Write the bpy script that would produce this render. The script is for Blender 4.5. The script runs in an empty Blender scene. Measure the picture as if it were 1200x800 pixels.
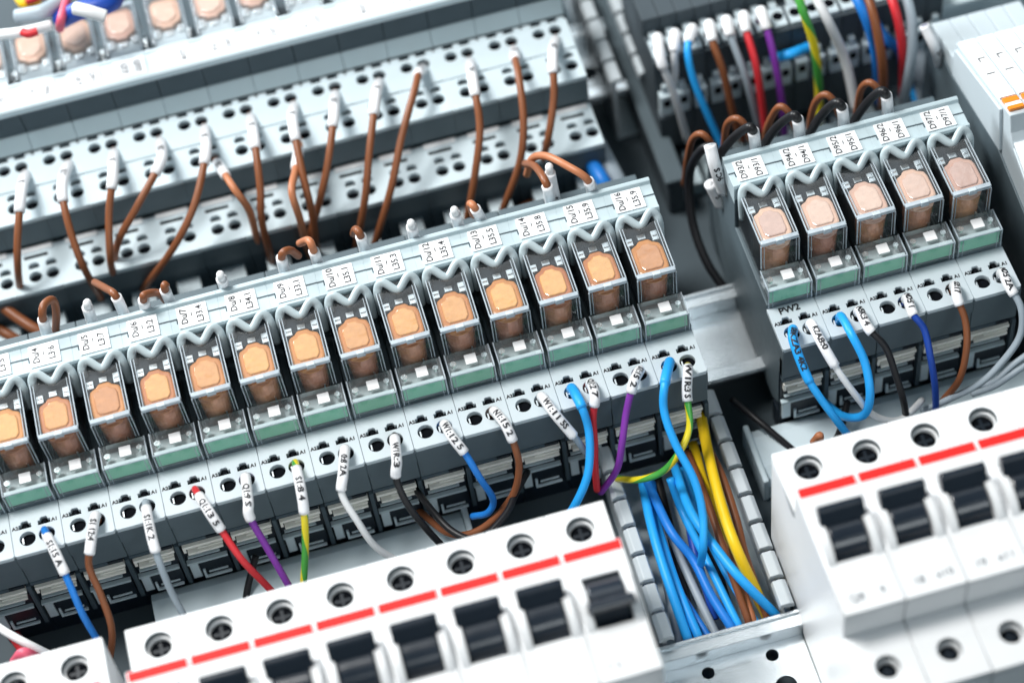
import bpy, bmesh, math, random
from mathutils import Vector, Matrix, Euler
random.seed(7)
S = 0.001                                    # everything below is written in millimetres
sc = bpy.context.scene
COL = sc.collection
R = math.radians

# ------------------------------------------------------------------ camera
CP = Vector((71.444, -319.972, 624.595)); CE = Euler((.601, .0889, -.2553), 'XYZ'); FL = 80.07
cd = bpy.data.cameras.new('camera'); cam = bpy.data.objects.new('camera', cd); COL.objects.link(cam)
cam.location = CP * S; cam.rotation_euler = CE
cd.lens = FL; cd.sensor_width = 36; cd.clip_start = .01; cd.clip_end = 50
sc.camera = cam
CM = CE.to_matrix()
def at(u, v, z):                             # a photograph position at a known height above the plate
    f = FL * 1200 / 36
    d = CM @ Vector(((u - 600) / f, -(v - 400) / f, -1))
    t = (z - CP.z) / d.z
    return CP + d * t
fp = at(640, 385, 52)
cd.dof.use_dof = True
cd.dof.focus_distance = -(CM.transposed() @ (fp - CP)).z * S
cd.dof.aperture_fstop = 5.2

# ------------------------------------------------------------------ materials
MATS = {}
def mat(name, col, rough=.5, metal=0, spec=.5, var=.05, scale=120, coat=0, bump=0, sss=0):
    m = bpy.data.materials.new(name); m.use_nodes = True
    nt = m.node_tree; b = nt.nodes['Principled BSDF']
    b.inputs['Roughness'].default_value = rough; b.inputs['Metallic'].default_value = metal
    b.inputs['Specular IOR Level'].default_value = spec; b.inputs['Coat Weight'].default_value = coat; b.inputs['Coat Roughness'].default_value = .1
    tc = nt.nodes.new('ShaderNodeTexCoord'); nz = nt.nodes.new('ShaderNodeTexNoise')
    nz.inputs['Scale'].default_value = scale; nz.inputs['Detail'].default_value = 5
    nt.links.new(tc.outputs['Object'], nz.inputs['Vector'])
    mx = nt.nodes.new('ShaderNodeMix'); mx.data_type = 'RGBA'
    c = Vector(col)
    mx.inputs['A'].default_value = (*(c * (1 - var)), 1)
    mx.inputs['B'].default_value = (*[min(1, x * (1 + var)) for x in c], 1)
    nt.links.new(nz.outputs['Fac'], mx.inputs['Factor']); nt.links.new(mx.outputs['Result'], b.inputs['Base Color'])
    mr = nt.nodes.new('ShaderNodeMapRange'); mr.inputs['To Min'].default_value = max(0, rough - .08); mr.inputs['To Max'].default_value = min(1, rough + .08)
    nz2 = nt.nodes.new('ShaderNodeTexNoise'); nz2.inputs['Scale'].default_value = scale * 2.3; nz2.inputs['Detail'].default_value = 6
    nt.links.new(tc.outputs['Object'], nz2.inputs['Vector'])
    nt.links.new(nz2.outputs['Fac'], mr.inputs['Value']); nt.links.new(mr.outputs['Result'], b.inputs['Roughness'])
    if bump:
        bp = nt.nodes.new('ShaderNodeBump'); bp.inputs['Strength'].default_value = bump; bp.inputs['Distance'].default_value = .0002
        n3 = nt.nodes.new('ShaderNodeTexNoise'); n3.inputs['Scale'].default_value = 2500
        nt.links.new(tc.outputs['Object'], n3.inputs['Vector'])
        nt.links.new(n3.outputs['Fac'], bp.inputs['Height']); nt.links.new(bp.outputs['Normal'], b.inputs['Normal'])
    MATS[name] = m
    return m
def vary(m, amt=.35, bump=.5, bscale=220):
    nt = MATS[m].node_tree; b = nt.nodes['Principled BSDF']
    src = b.inputs['Base Color'].links[0].from_socket
    oi = nt.nodes.new('ShaderNodeObjectInfo'); mr = nt.nodes.new('ShaderNodeMapRange'); mr.inputs['To Min'].default_value = 1 - amt; mr.inputs['To Max'].default_value = 1 + amt * .5
    hs = nt.nodes.new('ShaderNodeHueSaturation'); nt.links.new(oi.outputs['Random'], mr.inputs['Value']); nt.links.new(mr.outputs['Result'], hs.inputs['Value'])
    m2 = nt.nodes.new('ShaderNodeMapRange'); m2.inputs['To Min'].default_value = .488; m2.inputs['To Max'].default_value = .506
    nt.links.new(oi.outputs['Random'], m2.inputs['Value']); nt.links.new(m2.outputs['Result'], hs.inputs['Hue'])
    nt.links.new(src, hs.inputs['Color']); nt.links.new(hs.outputs['Color'], b.inputs['Base Color'])
    if bump:
        tc = nt.nodes.new('ShaderNodeTexCoord'); ad = nt.nodes.new('ShaderNodeVectorMath'); ad.operation = 'ADD'
        nz = nt.nodes.new('ShaderNodeTexNoise'); nz.inputs['Scale'].default_value = bscale; nz.inputs['Detail'].default_value = 2
        nt.links.new(tc.outputs['Object'], ad.inputs[0]); nt.links.new(oi.outputs['Random'], ad.inputs[1]); nt.links.new(ad.outputs[0], nz.inputs['Vector'])
        bp = nt.nodes.new('ShaderNodeBump'); bp.inputs['Strength'].default_value = bump; bp.inputs['Distance'].default_value = .0012
        nt.links.new(nz.outputs['Fac'], bp.inputs['Height']); nt.links.new(bp.outputs['Normal'], b.inputs['Normal']); nt.links.new(bp.outputs['Normal'], b.inputs['Coat Normal'])
def clearmat(name, tint, refl=.06, haze=.05, hazecol=(.8, .88, .92)):
    m = bpy.data.materials.new(name); m.use_nodes = True; nt = m.node_tree
    for n in list(nt.nodes): nt.nodes.remove(n)
    out = nt.nodes.new('ShaderNodeOutputMaterial'); tr = nt.nodes.new('ShaderNodeBsdfTransparent'); tr.inputs[0].default_value = (*tint, 1)
    gl = nt.nodes.new('ShaderNodeBsdfGlossy'); gl.inputs['Roughness'].default_value = .08
    df = nt.nodes.new('ShaderNodeBsdfDiffuse'); df.inputs[0].default_value = (*hazecol, 1)
    lw = nt.nodes.new('ShaderNodeLayerWeight'); lw.inputs['Blend'].default_value = .25
    mr = nt.nodes.new('ShaderNodeMapRange'); mr.inputs['To Min'].default_value = refl; mr.inputs['To Max'].default_value = .75
    m1 = nt.nodes.new('ShaderNodeMixShader'); m2 = nt.nodes.new('ShaderNodeMixShader')
    tc = nt.nodes.new('ShaderNodeTexCoord'); nz = nt.nodes.new('ShaderNodeTexNoise'); nz.inputs['Scale'].default_value = 90
    hz = nt.nodes.new('ShaderNodeMapRange'); hz.inputs['To Min'].default_value = haze * .4; hz.inputs['To Max'].default_value = haze * 1.6
    nt.links.new(tc.outputs['Object'], nz.inputs['Vector']); nt.links.new(nz.outputs['Fac'], hz.inputs['Value']); nt.links.new(hz.outputs['Result'], m1.inputs[0])
    nt.links.new(tr.outputs[0], m1.inputs[1]); nt.links.new(df.outputs[0], m1.inputs[2])
    nt.links.new(lw.outputs['Fresnel'], mr.inputs['Value']); nt.links.new(mr.outputs['Result'], m2.inputs[0])
    nt.links.new(m1.outputs[0], m2.inputs[1]); nt.links.new(gl.outputs[0], m2.inputs[2]); nt.links.new(m2.outputs[0], out.inputs[0])
    MATS[name] = m
mat('grey_plastic', (.53, .60, .64), .45, var=.03, bump=.12)
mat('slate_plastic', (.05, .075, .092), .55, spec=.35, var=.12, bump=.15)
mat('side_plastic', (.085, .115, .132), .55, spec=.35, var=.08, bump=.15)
mat('pale_plastic', (.58, .68, .725), .5, var=.03, bump=.1)
mat('strip_plastic', (.45, .545, .58), .4, var=.04, bump=.1)
mat('clip_plastic', (.48, .57, .60), .4, var=.05)
mat('white_plastic', (.76, .77, .78), .42, var=.03, bump=.12)
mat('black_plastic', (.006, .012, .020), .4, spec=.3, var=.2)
mat('lever_plastic', (.014, .02, .03), .22, spec=.6, var=.2)
mat('dark_hole', (.004, .005, .007), .9, spec=.05, var=.2)  # near black stands in for the shade inside shallow openings and slots
mat('hole_grey', (.10, .12, .13), .4, var=.15)
mat('red_paint', (.85, .02, .018), .6, spec=.2, var=.03)
mat('label_white', (.88, .89, .90), .5, var=.01)
mat('sleeve_white', (.84, .84, .86), .35, var=.02)
mat('ink', (.015, .015, .02), .6, var=.1)
mat('faint_ink', (.10, .11, .13), .6, var=.1)
mat('steel', (.72, .76, .78), .26, 1, var=.06, scale=60)
mat('zinc', (.78, .83, .86), .24, .85, var=.12, scale=40, bump=.2)
mat('clip_metal', (.88, .87, .80), .35, 0, var=.08)
mat('plate', (.055, .075, .088), .65, 0, spec=.3, var=.12, scale=18, bump=.15)
mat('amber', (.62, .23, .05), .34, var=.25, scale=180, coat=.15)
mat('amber_pale', (.80, .50, .37), .34, var=.15, scale=180, coat=.15)
mat('copper', (.92, .34, .17), .25, .15, var=.35, scale=420, coat=.8)
mat('green_block', (.22, .68, .45), .4, var=.08)
mat('duct_plastic', (.50, .55, .58), .4, var=.06, bump=.1)
mat('dark_duct', (.06, .077, .09), .6, spec=.25, var=.1, bump=.1)
for n, c in dict(brown=(.22, .075, .03), blue=(.015, .19, .62), sky_blue=(.02, .36, .85), navy=(.012, .06, .35), red=(.62, .03, .04), violet=(.22, .04, .36),
                 grey=(.33, .39, .44), white=(.74, .75, .76), black=(.012, .012, .014), yellow=(.80, .52, .01), green=(.07, .38, .06), pink=(.62, .10, .16), copper_tan=(.45, .17, .08)).items():
    mat('wire_' + n, c, .42, var=.06, spec=.35)
clearmat('clear_case', (.93, .95, .96), .03, .018)
clearmat('clear_cap', (.96, .99, .98), .035, .09)
clearmat('clear_edge', (.85, .9, .93), .1, .55, (.62, .72, .80))
mat('amber_inner', (.82, .36, .095), .22, var=.3, scale=500, coat=.9)
mat('pale_inner', (.84, .56, .44), .25, var=.2, scale=500, coat=.7)
mat('orange_paint', (.85, .25, .02), .4, var=.04)
for n_ in ('amber', 'amber_inner', 'amber_pale', 'pale_inner'): vary(n_, .2, .22)
vary('copper', .22, .22, 600); vary('green_block', .15, 0)
# green and yellow earth wire: two colours along its length
def earth():
    m = bpy.data.materials.new('wire_earth'); m.use_nodes = True; nt = m.node_tree; b = nt.nodes['Principled BSDF']
    b.inputs['Roughness'].default_value = .3
    uv = nt.nodes.new('ShaderNodeUVMap'); sx = nt.nodes.new('ShaderNodeSeparateXYZ'); nt.links.new(uv.outputs[0], sx.inputs[0])
    ad = nt.nodes.new('ShaderNodeMath'); ad.operation = 'MULTIPLY_ADD'; ad.inputs[1].default_value = .35
    nt.links.new(sx.outputs[1], ad.inputs[0]); nt.links.new(sx.outputs[0], ad.inputs[2])
    fr = nt.nodes.new('ShaderNodeMath'); fr.operation = 'FRACT'; nt.links.new(ad.outputs[0], fr.inputs[0])
    gt = nt.nodes.new('ShaderNodeMath'); gt.operation = 'GREATER_THAN'; gt.inputs[1].default_value = .5; nt.links.new(fr.outputs[0], gt.inputs[0])
    mx = nt.nodes.new('ShaderNodeMix'); mx.data_type = 'RGBA'; mx.inputs['A'].default_value = (.75, .62, .02, 1); mx.inputs['B'].default_value = (.06, .33, .05, 1)
    nt.links.new(gt.outputs[0], mx.inputs['Factor']); nt.links.new(mx.outputs['Result'], b.inputs['Base Color'])
    MATS['wire_earth'] = m
earth()

# ------------------------------------------------------------------ mesh helpers
class MB:
    def __init__(s): s.v = []; s.f = []; s.uv = {}
    def box(s, x0, y0, z0, x1, y1, z1):
        n = len(s.v)
        s.v += [(x, y, z) for z in (z0, z1) for y in (y0, y1) for x in (x0, x1)]
        s.f += [tuple(n + i for i in q) for q in ((0, 2, 3, 1), (4, 5, 7, 6), (0, 1, 5, 4), (2, 6, 7, 3), (0, 4, 6, 2), (1, 3, 7, 5))]
        return s
    def prism(s, x0, x1, prof):              # outline in Y-Z, run along X
        n = len(s.v); k = len(prof)
        s.v += [(x0, y, z) for y, z in prof] + [(x1, y, z) for y, z in prof]
        s.f += [tuple(n + i for i in range(k)), tuple(n + k + i for i in reversed(range(k)))]
        for i in range(k):
            j = (i + 1) % k; s.f.append((n + i, n + k + i, n + k + j, n + j))
        return s
    def flat(s, z0, z1, prof):               # outline in X-Y, run along Z
        n = len(s.v); k = len(prof)
        s.v += [(x, y, z0) for x, y in prof] + [(x, y, z1) for x, y in prof]
        s.f += [tuple(n + i for i in reversed(range(k))), tuple(n + k + i for i in range(k))]
        for i in range(k):
            j = (i + 1) % k; s.f.append((n + i, n + j, n + k + j, n + k + i))
        return s
    def cyl(s, c, r, z0, z1, seg=20, r2=None):
        r2 = r if r2 is None else r2; n = len(s.v)
        for z, q in ((z0, r), (z1, r2)):
            s.v += [(c[0] + q * math.cos(2 * math.pi * i / seg), c[1] + q * math.sin(2 * math.pi * i / seg), z) for i in range(seg)]
        s.f += [tuple(n + i for i in reversed(range(seg))), tuple(n + seg + i for i in range(seg))]
        for i in range(seg):
            j = (i + 1) % seg; s.f.append((n + i, n + j, n + seg + j, n + seg + i))
        return s
    def cup(s, c, r, z0, z1, seg=20):        # an open well: inner wall and floor, seen from above
        n = len(s.v)
        for z in (z0, z1):
            s.v += [(c[0] + r * math.cos(2 * math.pi * i / seg), c[1] + r * math.sin(2 * math.pi * i / seg), z) for i in range(seg)]
        s.f.append(tuple(n + i for i in range(seg)))
        for i in range(seg):
            j = (i + 1) % seg; s.f.append((n + j, n + i, n + seg + i, n + seg + j))
        return s
    def cylx(s, y, z, r, x0, x1, seg=24, a0=0, a1=360):
        pr = [(y + r * math.cos(R(a0 + (a1 - a0) * i / seg)), z + r * math.sin(R(a0 + (a1 - a0) * i / seg))) for i in range(seg + (0 if a1 - a0 == 360 else 1))]
        return s.prism(x0, x1, pr)
    def tube(s, pts, r, seg=12, caps=True, flat=None):
        fr = frames(pts); n = len(s.v); L = 0
        for i, (p, t, a, b) in enumerate(fr):
            if i: L += (p - fr[i - 1][0]).length
            for k in range(seg):
                th = 2 * math.pi * k / seg
                q = p + (a * math.cos(th) + b * math.sin(th) * (flat or 1)) * r
                s.uv[len(s.v)] = (k / seg, L / 10); s.v.append(tuple(q))
        for i in range(len(fr) - 1):
            for k in range(seg):
                j = (k + 1) % seg; s.f.append((n + i * seg + k, n + i * seg + j, n + (i + 1) * seg + j, n + (i + 1) * seg + k))
        if caps:
            s.f.append(tuple(n + k for k in reversed(range(seg)))); m = n + (len(fr) - 1) * seg; s.f.append(tuple(m + k for k in range(seg)))
        return s
    def mesh(s, name, m, smooth=False, fix=True):
        me = bpy.data.meshes.new(name)
        me.from_pydata([(x * S, y * S, z * S) for x, y, z in s.v], [], s.f)
        if s.uv:
            ul = me.uv_layers.new(name='UVMap')
            for li, l in enumerate(me.loops): ul.data[li].uv = s.uv.get(l.vertex_index, (0, 0))
        if fix:
            bm = bmesh.new(); bm.from_mesh(me); bmesh.ops.recalc_face_normals(bm, faces=bm.faces); bm.to_mesh(me); bm.free()
        me.materials.append(MATS[m])
        if smooth: me.polygons.foreach_set('use_smooth', [True] * len(me.polygons))
        return me
def frames(pts):
    out = []; a = None
    for i, p in enumerate(pts):
        t = (pts[min(i + 1, len(pts) - 1)] - pts[max(i - 1, 0)]).normalized()
        if a is None:
            up = Vector((1, 0, 0)) if abs(t.x) < .9 else Vector((0, 1, 0))
            a = (up - t * up.dot(t)).normalized()
        else: a = (a - t * a.dot(t)).normalized()
        out.append((p, t, a, t.cross(a)))
    return out
def smooth_path(pts, n=10):
    P = [pts[0] * 2 - pts[1]] + list(pts) + [pts[-1] * 2 - pts[-2]]; out = []
    for i in range(1, len(P) - 2):
        p0, p1, p2, p3 = P[i - 1:i + 3]
        for k in range(n):
            t = k / n
            out.append(.5 * ((2 * p1) + (p2 - p0) * t + (2 * p0 - 5 * p1 + 4 * p2 - p3) * t * t + (3 * p1 - p0 - 3 * p2 + p3) * t ** 3))
    out.append(P[-2]); return out
def circ(x, y, r, n=24): return [(x + r * math.cos(2 * math.pi * i / n), y + r * math.sin(2 * math.pi * i / n)) for i in range(n)]
def plate_mesh(name, outline, holes, z0, z1, m, bev=0):      # a plate with real openings cut through it
    cu = bpy.data.curves.new('outline', 'CURVE'); cu.dimensions = '2D'; cu.fill_mode = 'BOTH'
    for poly in [outline] + holes:
        sp = cu.splines.new('POLY'); sp.points.add(len(poly) - 1)
        for i, (x, y) in enumerate(poly): sp.points[i].co = (x * S, y * S, 0, 1)
        sp.use_cyclic_u = True
    cu.extrude = (z1 - z0) / 2 * S - bev * S; cu.bevel_depth = bev * S; cu.bevel_resolution = 1
    if bev: cu.offset = -bev * S
    o = bpy.data.objects.new('outline', cu); COL.objects.link(o)
    me = bpy.data.meshes.new_from_object(o.evaluated_get(bpy.context.evaluated_depsgraph_get()))
    bpy.data.objects.remove(o); bpy.data.curves.remove(cu)
    me.transform(Matrix.Translation((0, 0, (z0 + z1) / 2 * S)))
    me.materials.clear(); me.materials.append(MATS[m]); me.name = name
    return me
TXT = {}
def text_raw(t, size, bold=0.0):
    k = (t, size, bold)
    if k not in TXT:
        cu = bpy.data.curves.new('text', 'FONT'); cu.body = t; cu.size = size; cu.align_x = 'CENTER'; cu.align_y = 'CENTER'; cu.offset = bold; cu.resolution_u = 2
        o = bpy.data.objects.new('text', cu); COL.objects.link(o)
        me = bpy.data.meshes.new_from_object(o.evaluated_get(bpy.context.evaluated_depsgraph_get()))
        bpy.data.objects.remove(o); bpy.data.curves.remove(cu)
        TXT[k] = ([v.co.copy() for v in me.vertices], [tuple(p.vertices) for p in me.polygons]); bpy.data.meshes.remove(me)
    return TXT[k]
def add_text(mb, t, size, x, y, z, rot=0, sx=1, bold=.08):
    vs, fs = text_raw(t, size, bold); c, s_ = math.cos(R(rot)), math.sin(R(rot)); n = len(mb.v)
    mb.v += [(x + (v.x * sx) * c - v.y * s_, y + (v.x * sx) * s_ + v.y * c, z) for v in vs]
    mb.f += [tuple(n + i for i in f) for f in fs]

# ------------------------------------------------------------------ object helpers
CACHE = {}
def link(name, me, parent=None, loc=(0, 0, 0), rz=0, bevel=0):
    o = bpy.data.objects.new(name, me); COL.objects.link(o)
    if parent: o.parent = parent
    o.location = Vector(loc) * S; o.rotation_euler.z = rz
    if bevel:
        b = o.modifiers.new('edge', 'BEVEL'); b.width = bevel * S; b.segments = 2; b.limit_method = 'ANGLE'; b.angle_limit = R(35)
    return o
def part(name, parent, m, fn, key=None, loc=(0, 0, 0), bevel=0, smooth=False, fix=True):
    if key is None or (key, m) not in CACHE:
        mb = MB(); fn(mb); me = mb.mesh(name, m, smooth, fix)
        if key: CACHE[(key, m)] = me
    else: me = CACHE[(key, m)]
    return link(name, me, parent, loc, 0, bevel)
def cached(key, fn):
    if key not in CACHE: CACHE[key] = fn()
    return CACHE[key]
def tag(o, label, cat, group=None):
    o['label'] = label; o['category'] = cat
    if group: o['group'] = group
    return o
def thing(name, label, cat, loc=(0, 0, 0), rz=0, group=None):
    o = bpy.data.objects.new(name, None); COL.objects.link(o); o.empty_display_size = .005
    o.location = Vector(loc) * S; o.rotation_euler.z = rz
    return tag(o, label, cat, group)
def struct(name, m, fn, bevel=0):
    o = part(name, None, m, fn, bevel=bevel); o['kind'] = 'structure'; return o

# ================================================================== SETTING
struct('mounting_plate', 'plate', lambda b: b.box(-500, -500, -12, 800, 700, -8))

# ================================================================== RAILS
def rail(x0, x1, yc, label, top=10, holes=(), rounds=()):
    t = thing('mounting_rail', label, 'rail', ((x0 + x1) / 2, yc, -8))
    h = (x1 - x0) / 2; z = top + 8
    def prof(b):
        for s_ in (1, -1):
            b.prism(-h, h, [(s_ * 17.5, z), (s_ * 17.5, z - 1.2), (s_ * 13.6, z - 1.2), (s_ * 13.6, z - 6.4), (s_ * 12.4, z - 6.4), (s_ * 12.4, z)])
            b.prism(-h, h, [(s_ * 17.5, z + .0), (s_ * 16.2, z + .0), (s_ * 16.2, z + .9), (s_ * 17.5, z + .9)])
    part('flange', t, 'zinc', prof, bevel=.25)
    hs = [[(hx - 4 - (x0 + x1) / 2 + dx, dy) for dx, dy in ((0, -3), (8, -3), (10.5, -1.8), (11, 0), (10.5, 1.8), (8, 3), (0, 3), (-2.5, 1.8), (-3, 0), (-2.5, -1.8))] for hx in holes]
    hs += [circ(a - (x0 + x1) / 2, c - yc, r_, 20) for a, c, r_ in rounds]
    me = plate_mesh('web', [(-h, -13.6), (h, -13.6), (h, 13.6), (-h, 13.6)], hs, z - 7.6, z - 6.4, 'zinc')
    link('web', me, t)
    return t
rail(-160, 340, 85, 'galvanised rail carrying the long middle row of relays and the PW2 relay group')
rail(-160, 340, -35.5, 'galvanised rail with slotted holes at the bottom, carrying both groups of white breakers', top=10, rounds=[(*at(830, 788, 3.6)[:2], 2), (*at(905, 767, 3.6)[:2], 2), (*at(922, 803, 3.6)[:2], 3.4)])
rail(-160, 192, 212, 'blurred bright rail end carrying the upper row of terminals', holes=[178])

# ================================================================== RELAY SOCKETS
PX = 15.408
HX = (-3.0, 2.9)                             # where the two coil openings sit across a socket
def slot_poly(x, y):                         # the little winged push-in opening above each round one
    return [(x + dx, y + dy) for dx, dy in ((-1.9, -1.2), (1.9, -1.2), (1.9, .35), (1.15, .35), (1.15, .9), (.75, 1.35), (-.75, 1.35), (-1.15, .9), (-1.15, .35), (-1.9, .35))]
W2 = PX / 2 - .06
YC, ZF = 85, 44                              # rail centre, height of the coil terminal face
def socket(xc, mark, label, group, body='side_plastic', face_txt=None, flipped=False, feet=True, marktxt=True):
    t = thing('relay_socket', label, 'relay socket', (xc, YC, 0), 0, group)
    y = lambda v: v - YC
    part('body', t, body, lambda b: b.prism(-W2, W2, [(y(a), c) for a, c in ((51.2, 27), (51.2, 41.9), (66.8, 41.9), (66.8, 46), (98.6, 46), (98.6, 60), (110.5, 60), (110.5, 47.9), (128, 47.9), (128, 8), (122, 3.9), (60, 3.9), (54, 9), (54, 27))]), 'sock_body', bevel=.35)
    def face():
        return plate_mesh('terminal_face', [(-W2, y(51.2)), (-W2 + .5, y(50.7)), (W2 - .5, y(50.7)), (W2, y(51.2)), (W2, y(66.8)), (-W2, y(66.8))],
                          [circ(hx, y(56), 2.45) for hx in HX] + [slot_poly(hx - .3, y(60.9)) for hx in HX], 42, 44, 'grey_plastic', .1)
    f = link('terminal_face', cached('sock_face', face), t)
    def lip(b): b.prism(-W2, W2, [(y(51.0), 42.9), (y(50.55), 42.2), (y(50.5), 37), (y(51.15), 36.5), (y(51.15), 42.9)])
    part('face_edge', t, 'side_plastic', lip, 'sock_lip')
    def cups(b):
        for hx in HX: b.cup((hx, y(56)), 2.6, 42.02, 43.0)
    for i, hx in enumerate(HX):
        def ring(b, hx=hx):
            b.cup((hx, y(56)), 2.5, 41.95, 42.6); b.box(hx - .2, y(56) - 2.2, 42.0, hx + 1.9, y(56) + 1.4, 42.35)
        part('terminal_opening', f, 'dark_hole', ring, 'sock_hole%d' % i, fix=False)
        part('clamp', f, 'steel', lambda b, hx=hx: (b.box(hx - 1.9, y(56) - 1.0, 42.4, hx - 1.3, y(56) + 1.2, 43.0), b.box(hx - .2, y(56) - 2.2, 42.3, hx + 1.2, y(56) - 1.75, 42.8)), 'sock_clamp%d' % i, bevel=.1)
        part('release_slot', f, 'dark_hole', lambda b, hx=hx: (b.box(hx - 2.2, y(59.3), 42.0, hx + 1.7, y(62.5), 42.3), b.box(hx - .9, y(60.2), 42.3, hx + .3, y(61.8), 43.3)), 'sock_slot%d' % i)
    def a12(b):
        add_text(b, 'A2', 1.65, HX[0] - 3.25, y(60.3), 44.12); add_text(b, 'A1', 1.65, HX[1] + 2.9, y(60.3), 44.12)
    part('terminal_marks', f, 'ink', a12, 'sock_a12', fix=False)
    if face_txt:
        part('handwriting', f, 'ink', lambda b: add_text(b, face_txt, 3.3, -1.0, y(64.6), 44.12, 2, bold=.1), fix=False)
    # apron under the terminal face: smooth wall, metal clip bars, recessed windows and foot
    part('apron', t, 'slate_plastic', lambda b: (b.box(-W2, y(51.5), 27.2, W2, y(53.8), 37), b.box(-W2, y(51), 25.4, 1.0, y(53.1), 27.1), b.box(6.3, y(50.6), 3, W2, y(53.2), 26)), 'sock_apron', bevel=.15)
    part('recess_wall', t, 'black_plastic', lambda b: b.box(-W2, y(53.0), 3, W2, y(54.5), 27.15), 'sock_recw')  # black colour stands in for the shade deep in the apron
    part('clip_bar', t, 'clip_metal', lambda b: (b.box(-W2 + .6, y(51.0), 22.3, 5.8, y(52.95), 23.5), b.box(-5.9, y(50.5), 19.2, 5.2, y(52.95), 20.2), b.box(-2.5, y(51.0), 20.9, 5.4, y(52.9), 21.4),
         b.box(-W2 + .6, y(51.2), 19.9, -W2 + 1.5, y(52.9), 23.2)), 'sock_bar', bevel=.1)
    part('ledge', t, 'strip_plastic', lambda b: (b.box(-W2, y(51.2), 12.1, 5.4, y(52.95), 13.2), b.box(-W2 + 1, y(51.5), 15.6, 3.5, y(52.95), 16.1)), 'sock_ledge', bevel=.2)
    part('foot', t, 'pale_plastic', lambda b: (b.box(-3.6, y(50.6), 4.0, -2.8, y(51.6), 8.0), b.box(-3.6, y(50.6), 3.4, 5.0, y(51.6), 4.1), b.box(-2, y(51), 5.6, 4.2, y(51.59), 6.2), b.box(-7.2, y(51.7), 3.2, -4.4, y(52.95), 11.9)), 'sock_foot', bevel=.2)
    part('foot_recess', t, 'black_plastic', lambda b: (b.box(-4.2, y(51.6), 4.2, 5.6, y(52.95), 11.6), b.box(-W2 + .2, y(52.2), 23.4, 5.6, y(52.97), 25.0), b.box(-6.5, y(52.5), 13.4, 5.6, y(52.97), 19.2), b.box(-W2, y(53.5), -7.9, W2, y(60), 2.9)), 'sock_recess')  # solid black blocks painted as shaded recesses
    # marker carrier and label
    part('marker_carrier', t, 'strip_plastic', lambda b: b.prism(-W2 - .08, W2 + .08, [(y(a), c) for a, c in ((98.7, 58), (98.7, 65.4), (99.1, 66.3), (99.9, 66.3), (100.2, 65.8), (108.8, 65.8), (109.3, 67.1), (110.3, 67.3), (111.0, 66.8), (111.0, 60), (110.5, 58))]), 'sock_strip', bevel=.15)
    def grv(b):
        b.box(-W2 - .08, y(104.3), 65.82, -5.6, y(104.75), 65.98); b.box(-5.9, y(102.8), 65.82, -5.55, y(104.7), 65.98); b.box(4.1, y(104.4), 65.82, W2 + .08, y(104.8), 65.98)
    part('groove', t, 'slate_plastic', grv, 'sock_groove')
    lb = part('label_plate', t, 'label_white', lambda b: b.box(-5.4, y(100.5), 65.85, 4.0, y(108.5), 66.35), 'sock_label', bevel=.1)
    if marktxt:
        a_, b_ = mark
        def tx(b):
            add_text(b, a_, 2.9, -3.3, y(104.6), 66.44, 90, 1.0, .05); add_text(b, b_, 2.9, 1.6, y(104.4), 66.44, 90, 1.0, .05); b.box(-1.15, y(104.2), 66.36, -.85, y(105.6), 66.43)
        part('label_text', lb, 'ink', tx, fix=False)
    # M-shaped retaining clip
    pts = [(-6.2, 94.6, 55), (-6.3, 95.4, 63), (-5.7, 96.9, 65.8), (-4.3, 97.4, 67.0), (-2.9, 96.6, 66.6), (-1.2, 95.0, 65.6), (0, 94.4, 65.2), (1.2, 95.0, 65.6), (2.9, 96.6, 66.6), (4.3, 97.4, 67.0), (5.7, 96.9, 65.8), (6.3, 95.4, 63), (6.2, 94.6, 55)]
    part('retaining_clip', t, 'clip_plastic', lambda b: b.tube(smooth_path([Vector((p[0] + .1, y(p[1]), p[2])) for p in pts], 6), 1.4, 12, flat=.8), 'sock_clip', smooth=True)
    return t
def module(xc, label, group):
    t = thing('indicator_module', label, 'indicator module', (xc, 71, 44), 0, group)
    g = part('green_block', t, 'green_block', lambda b: b.box(-6.5, -3.7, .1, 6.5, -2.6, 7.9), 'mod_green', bevel=.25)
    part('inner_board', t, 'grey_plastic', lambda b: b.box(-6.3, -2.4, .1, 6.3, 3.6, 5.2), 'mod_board', bevel=.25)
    part('edge_line', g, 'pale_plastic', lambda b: b.box(-6.5, -3.7, 7.92, 6.5, -2.5, 8.35), 'mod_line')
    part('clear_cap', t, 'clear_cap', lambda b: b.box(-7.1, -4.2, .05, 7.1, 4.3, 8.9), 'mod_cap', bevel=.4)
    def cedge(b):
        for s_ in (-1, 1):
            xs = sorted((s_ * 7.12, s_ * 6.75)); b.box(xs[0], -4.22, .1, xs[1], -3.9, 8.8); b.box(xs[0], -3.9, 8.5, xs[1], 4.2, 8.95)
            xs = sorted((s_ * 5.7, s_ * 5.5)); b.box(xs[0], -4.24, .1, xs[1], -4.15, 8.6)
        b.box(-6.9, -4.25, 8.5, 6.9, -3.95, 8.95)
    part('cap_edges', t, 'clear_edge', cedge, 'mod_edges')
    part('lamp_window', t, 'label_white', lambda b: b.box(-1.2, -1.4, 8.2, 2.4, 2.2, 9.15), 'mod_win', bevel=.1)
    part('pin', t, 'zinc', lambda b: (b.cyl((-5, .4), 1.0, 7.3, 8.6, 14), b.cyl((4.9, .9), .9, 7.3, 8.6, 14)), 'mod_pin')
    return t
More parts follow.
